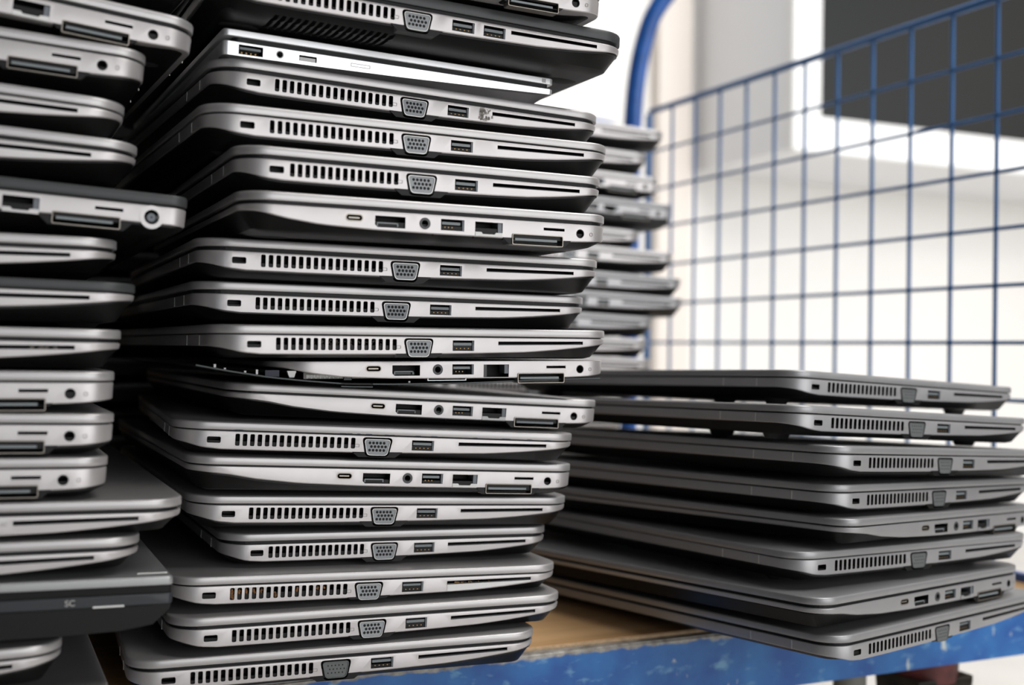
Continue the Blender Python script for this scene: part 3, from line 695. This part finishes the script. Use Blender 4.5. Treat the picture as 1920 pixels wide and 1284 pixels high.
# local frame: x along the front rail (negative = left), y away from the viewer, z up from the floor (z=.42 -> eye level)
Zs = .42 - .192
def tp(name, bm, m, smooth=0, par=tro, label=None, z=0, x=0, y=0):
    o = link(name, mesh(name, bm, m, smooth, 1), par, (x, y, z))
    if label: o['label'] = label
    return o
XL = -1.35; DEP = 0.67
gang = math.atan2(gd.x*-fd.y + gd.y*fd.x, gd.dot(fd)); # direction of the side panel in the local frame
sx = math.cos(gang); sy = math.sin(gang)
bm = bmesh.new(); box(bm, XL, -.004, .010, DEP, -.009, 0, 0); o = tp('platform_board', bm, PLY, 0, z=Zs)
bm = bmesh.new(); box(bm, XL, -.004, .0085, .0101, -.009, -.0004, 0); tp('board_edge', bm, PLYE, 0, par=o)
def chan(bm, x0, x1, h, f, t=.003):
    prof = [(0,0), (f,0), (f,-t), (t,-t), (t,-h+t), (f,-h+t), (f,-h), (0,-h)]
    n = len(prof); vs = [(x0, p[0], p[1]) for p in prof] + [(x1, p[0], p[1]) for p in prof]
    add(bm, vs, [tuple(range(n)), tuple(range(2*n-1, n-1, -1))] + [(i, (i+1) % n, (i+1) % n+n, i+n) for i in range(n)])
bm = bmesh.new(); chan(bm, XL, 0, RAILH := .043, .0078)
bmesh.ops.bevel(bm, geom=[e for e in bm.edges if abs(e.verts[0].co.y) < 1e-5 and abs(e.verts[1].co.y) < 1e-5 and abs(e.verts[0].co.z) < 1e-5], offset=.0012, segments=3, affect='EDGES')
tp('front_rail', bm, WB, 30, z=Zs-.0022, label='front rail of chipped blue paint with bare worn top edge')
def tube(bm, pts, r, n=14, r2=None):
    rings = []; pe = None
    for i, p in enumerate(pts):
        p = Vector(p); a = Vector(pts[max(i-1, 0)]); b = Vector(pts[min(i+1, len(pts)-1)]); t = (b-a).normalized()
        up = Vector((0,0,1)) if abs(t.z) < .9 else Vector((1,0,0))
        e1 = t.cross(up).normalized() if pe is None else (pe - t*pe.dot(t)).normalized(); pe = e1; e2 = t.cross(e1)
        rings.append([bm.verts.new(p + (e1*math.cos(2*math.pi*k/n) + e2*math.sin(2*math.pi*k/n))*r) for k in range(n)])
    for a, b in zip(rings, rings[1:]):
        for k in range(n): bm.faces.new((a[k], a[(k+1) % n], b[(k+1) % n], b[k]))
    bm.faces.new(rings[0][::-1]); bm.faces.new(rings[-1])
def bez(pts, n=8):
    out = []
    P = [Vector(p) for p in pts]
    P = [P[0]*2-P[1]] + P + [P[-1]*2-P[-2]]
    for i in range(1, len(P)-2):
        for k in range(n):
            t = k/n; a, b, c, d = P[i-1:i+3]
            out.append(.5*((2*b)+(-a+c)*t+(2*a-5*b+4*c-d)*t*t+(-a+3*b-3*c+d)*t**3))
    out.append(P[-2]); return [tuple(p) for p in out]
# side panel: local direction (sx, sy) from the corner; cell .0512 x .05
G0 = Vector((.4237, 1.0215)); s0 = (G0-CR).dot(gd)        # distance of wire no.10
ZT = .42 + .0127 - .0028 + .0045                            # reference horizontal (the one at eye level)
cell = .0512
panel_lo = Zs - .0; ztop = .42 + .0129 + .302
bm = bmesh.new()
smax = s0 + 11.0*cell
zrow = [.42+.0113+.05*k for k in range(-4, 6)]
for k in range(-2, 12):
    s = s0 + k*cell
    if s < .02: continue
    x, y = sx*s, sy*s
    tube(bm, [(x, y, Zs-.01), (x, y, ztop)], .0019, 8)
for z in zrow: tube(bm, [(.0, .0, z), (sx*smax, sy*smax, z)], .0018, 8)
pn = tp('wire_panel', bm, BLUEW, 60, label='blue wire mesh side panel')
bm = bmesh.new(); tube(bm, [(0, 0, ztop), (sx*smax, sy*smax, ztop)], .0038, 12); tp('top_bar', bm, BLUEW, 60, par=pn)
bm = bmesh.new(); tube(bm, [(0,0,Zs-.03), (0,0,ztop+.02)], .0125, 16); tp('corner_post', bm, BLUE, 60)
bm = bmesh.new(); box(bm, 0, smax, -.004, .004, -.03, .004); sr = tp('side_rail', bm, BLUE); sr.rotation_euler = (0,0,gang); sr.location = (0,0,Zs+.003)
# far end: vertical tube bending into the handle
st = s0 + 11.55*cell
bx, by = sx*st, sy*st
def W2L(p):                                                # world -> trolley local
    d = Vector((p[0]-CR.x, p[1]-CR.y)); return (d.dot(fd), d.dot(Vector((-fd.y, fd.x))), p[2]+.42)
FAR = [(.1570, 1.560, -.20), (.1570, 1.560, .10), (.1570, 1.560, .24), (.1580, 1.560, .30), (.1620, 1.556, .36), (.1705, 1.550, .41), (.1850, 1.545, .452), (.2150, 1.540, .490), (.255, 1.53, .52), (.32, 1.52, .54)]
bm = bmesh.new(); tube(bm, bez([W2L(p) for p in FAR], 6), .0122, 20); tp('push_handle', bm, BLUE, 60, label='bent blue tube handle at the far end')
bm = bmesh.new(); tube(bm, [W2L((.1735, 1.50, -.2)), W2L((.1735, 1.50, .305))], .0045, 10); tp('panel_post', bm, BLUEW, 60)
bm = bmesh.new(); tube(bm, bez([W2L(p) for p in [(-.35, 1.33, .302), (.03, 1.50, .303), (.105, 1.54, .303), (.135, 1.55, .298), (.148, 1.553, .285), (.150, 1.555, .2), (.150, 1.555, -.2)]], 6), .0045, 10); tp('end_panel_bar', bm, BLUE, 60)
# rear rail keeps the platform together
bm = bmesh.new(); box(bm, XL, -.28, DEP, DEP+.02, -.03, .003); tp('rear_rail', bm, BLUE, 0, z=Zs)
# casters
MAROON = mat('maroon_bracket', (.13,.022,.02), .5, noise=.5, nscale=60); TYRE = mat('dirty_tyre', (.035,.028,.018), .75, noise=.6, nscale=50)
TAN = mat('frayed_straw', (.35,.26,.12), .8); GREYL = mat('dull_leg_grey', (.22,.22,.19), .6)
def caster(cx_, cy_):
    bm = bmesh.new(); n = 28
    bmesh.ops.create_cone(bm, cap_ends=True, segments=n, radius1=.026, radius2=.027, depth=.018, matrix=Matrix.Translation((cx_, cy_, Zs-.055)))
    c = tp('caster', bm, MAROON, 40, label='dark caster with a maroon top')
    bm = bmesh.new(); R = .062; cz = .066
    prof = [(-.017, R*.86), (-.013, R*.97), (-.004, R), (.004, R), (.013, R*.97), (.017, R*.86), (.012, R*.5), (.016, R*.3), (-.016, R*.3), (-.012, R*.5)]
    rings = [[bm.verts.new((cx_+r*math.cos(2*math.pi*k/32), cy_+a, cz+r*math.sin(2*math.pi*k/32))) for k in range(32)] for a, r in prof]
    for i in range(len(rings)):
        a, b = rings[i], rings[(i+1) % len(rings)]
        for k in range(32): bm.faces.new((a[k], a[(k+1) % 32], b[(k+1) % 32], b[k]))
    tp('wheel', bm, TYRE, 40, par=c)
    bm = bmesh.new()
    for s in (-1, 1):
        poly = [(cx_-.028, Zs-.062), (cx_-.016, .055), (cx_+.016, .055), (cx_+.028, Zs-.062)]
        prism(bm, poly, cy_+s*.022-.002, cy_+s*.022+.002)
    box(bm, cx_-.028, cx_+.028, cy_-.024, cy_+.024, Zs-.066, Zs-.060)
    tp('fork', bm, TYRE, 0, par=c)
    bm = bmesh.new(); rnd = random.Random(4)
    for k in range(14):
        a = rnd.uniform(-.03, .03); tube(bm, bez([(cx_+a, cy_-.027, Zs-.068), (cx_+a+rnd.uniform(-.01,.01), cy_-.03, Zs-.078), (cx_+a+rnd.uniform(-.02,.02), cy_-.028, Zs-.088)], 3), .0012, 6)
    tp('tangled_fibres', bm, TAN, 0, par=c)
    return c
caster(-.125, .035); caster(-1.2, .06); caster(-.45, .56); caster(-1.2, .56)
bm = bmesh.new(); bmesh.ops.create_cone(bm, cap_ends=True, segments=24, radius1=.013, radius2=.013, depth=.18, matrix=Matrix.Translation((-.178, .06, .115)))
tp('platform_leg', bm, GREYL, 40, label='dull grey leg beside the caster')

# ------------------------------------------------------------------ wall, floor, cabinet
def wallmat():
    m = mat('painted_wall', (.84,.82,.79), .7, noise=.015, nscale=3, bump=.15, bscale=150); return m
WALL = wallmat(); FLOOR = mat('pale_floor', (.62,.60,.57), .5, noise=.08, nscale=8)
W0 = Vector((.34, 2.285)); wd = fd
def wbox(name, a, b, d0, d1, z0, z1, m, kind='structure', bev=0):
    nrm = Vector((-wd.y, wd.x)); bm = bmesh.new(); vs = []
    for z in (z0, z1):
        for (s, d) in ((a, d0), (b, d0), (b, d1), (a, d1)):
            p = W0 + wd*s + nrm*d; vs.append((p.x, p.y, z))
    add(bm, vs, [(3,2,1,0),(4,5,6,7),(0,1,5,4),(1,2,6,5),(2,3,7,6),(3,0,4,7)])
    if bev: bmesh.ops.bevel(bm, geom=bm.edges[:], offset=bev, segments=2, affect='EDGES')
    o = link(name, mesh(name, bm, m, 0, 1))
    if kind: o['kind'] = kind
    return o
wbox('wall_back', -1.7, 4.2, 0, .1, -.42, 2.2, WALL)
wbox('trim_1', -.085, -.012, -.03, .0, -.34, 2.2, mat('beige_wall_strip', (.80,.73,.67), .7))
wbox('baseboard_back', -1.7, 4.2, -.012, 0, -.42, -.34, mat('white_skirting', (.8,.79,.77), .5))
bm = bmesh.new(); box(bm, -4.5, 5.5, -3.0, 5.0, -.52, -.42); o = link('floor', mesh('floor', bm, FLOOR, 0, 1)); o['kind'] = 'structure'
# wall cabinet: white body, inset dark front
CAB = mat('white_cabinet', (.86,.86,.85), .4); SIDE = mat('pale_grey_side', (.84,.85,.87), .5); CDK = mat('dark_grey_front', (.016,.0175,.018), .5, spec=.25)
nrm = Vector((-wd.y, wd.x)); c0 = Vector((.4816, 2.0))
s_c = (c0-W0).dot(wd); d_c = (c0-W0).dot(nrm)
cab = bpy.data.objects.new('wall_cabinet', None); C.objects.link(cab)
cab['label'] = 'white wall cabinet with a large dark grey front, above the blue wire side'; cab['category'] = 'cabinet'
zb = .352; zt = 1.25; wL = 1.15; fr = .058
cab.location = (c0.x+wd.x*wL/2, c0.y+wd.y*wL/2, zb)
def cpart(name, a, b, d0, d1, z0, z1, m, bev=0):
    bm = bmesh.new(); vs = []
    for z in (z0, z1):
        for (s, d) in ((a, d0), (b, d0), (b, d1), (a, d1)):
            p = c0 + wd*s + nrm*d - Vector(cab.location.xy); vs.append((p.x, p.y, z-zb))
    add(bm, vs, [(3,2,1,0),(4,5,6,7),(0,1,5,4),(1,2,6,5),(2,3,7,6),(3,0,4,7)])
    if bev: bmesh.ops.bevel(bm, geom=bm.edges[:], offset=bev, segments=2, affect='EDGES')
    return link(name, mesh(name, bm, m, 0, 1), cab)
back = -d_c
cpart('carcass', .0, wL, .02, back, zb, zt, SIDE)
cpart('frame_bottom', -.002, wL, 0, .021, zb-.002, zb+.06, CAB, .002)
cpart('frame_top', 0, wL, 0, .021, zt-.06, zt, CAB, .002)
cpart('frame_left', -.002, fr, .0005, .0205, zb+.058, zt-.058, CAB, .002)
cpart('frame_right', wL-fr, wL, .0005, .0205, zb+.058, zt-.058, CAB, .002)
cpart('dark_front', fr-.002, wL-fr+.002, .010, .020, zb+.058, zt-.058, CDK)

# ------------------------------------------------------------------ light
sc = bpy.context.scene
w = bpy.data.worlds.new('world'); sc.world = w; w.use_nodes = True
nt = w.node_tree; bg = nt.nodes['Background']; bg.inputs['Color'].default_value = (.93,.96,1,1); bg.inputs['Strength'].default_value = WORLD
def area(name, loc, target, size, power, col, sy=None):
    l = bpy.data.lights.new(name, 'AREA'); l.shape = 'RECTANGLE'; l.size = size; l.size_y = sy or size; l.energy = power; l.color = col
    o = bpy.data.objects.new(name, l); C.objects.link(o); o.location = loc
    o.rotation_euler = (Vector(target)-Vector(loc)).to_track_quat('-Z', 'Y').to_euler(); return o
area('window_daylight', (1.78, -1.15, .15), (-.05, .65, 0), 2.3, K1, (.985,.985,1.0), 1.7)
area('window_cool', (.35, -2.3, .3), (-.15, .6, 0), .3, K4, (.66,.82,1.0), 1.4)
area('ceiling_lamp_back', (.9, .9, 1.7), (1.0, 2.2, -.1), 1.0, K2, (1,.985,.965), 2.2)
area('wall_fill_light', (1.7, .9, .55), (1.0, 2.6, -.05), 1.4, K6, (.97,.985,1), .9).data.spread = math.radians(130)  # added fill light that brightens the back wall more evenly
area('ceiling_lamp_front', (-.2, -.3, 1.8), (-.1, .6, -.1), 1.0, K3, (1,.97,.94), .8)
area('warm_wall_fill', (2.3, 1.7, .9), (1.7, 2.7, 0), .3, K5, (1,.78,.6), .3)  # added warm light that tints the right of the wall peach

# ------------------------------------------------------------------ camera
f = 2181.; roll = math.radians(.73); pitch = math.atan(13/f)
fw = Vector((0, math.cos(pitch), math.sin(pitch))); r0 = Vector((1,0,0)); u0 = r0.cross(fw)
rt = r0*math.cos(roll) + u0*math.sin(roll); up = -r0*math.sin(roll) + u0*math.cos(roll)
cd = bpy.data.cameras.new('camera'); cam = bpy.data.objects.new('camera', cd); C.objects.link(cam)
cam.matrix_world = Matrix(((rt.x, up.x, -fw.x, 0), (rt.y, up.y, -fw.y, 0), (rt.z, up.z, -fw.z, 0), (0,0,0,1)))
cd.sensor_width = 36; cd.lens = f/1920*36; cd.clip_start = .02; cd.clip_end = 50
cd.dof.use_dof = True; cd.dof.focus_distance = .655; cd.dof.aperture_fstop = 5.0
sc.camera = cam
sc.view_settings.view_transform = 'Standard'; sc.view_settings.look = 'None'; sc.view_settings.gamma = 1; sc.view_settings.exposure = EXPO
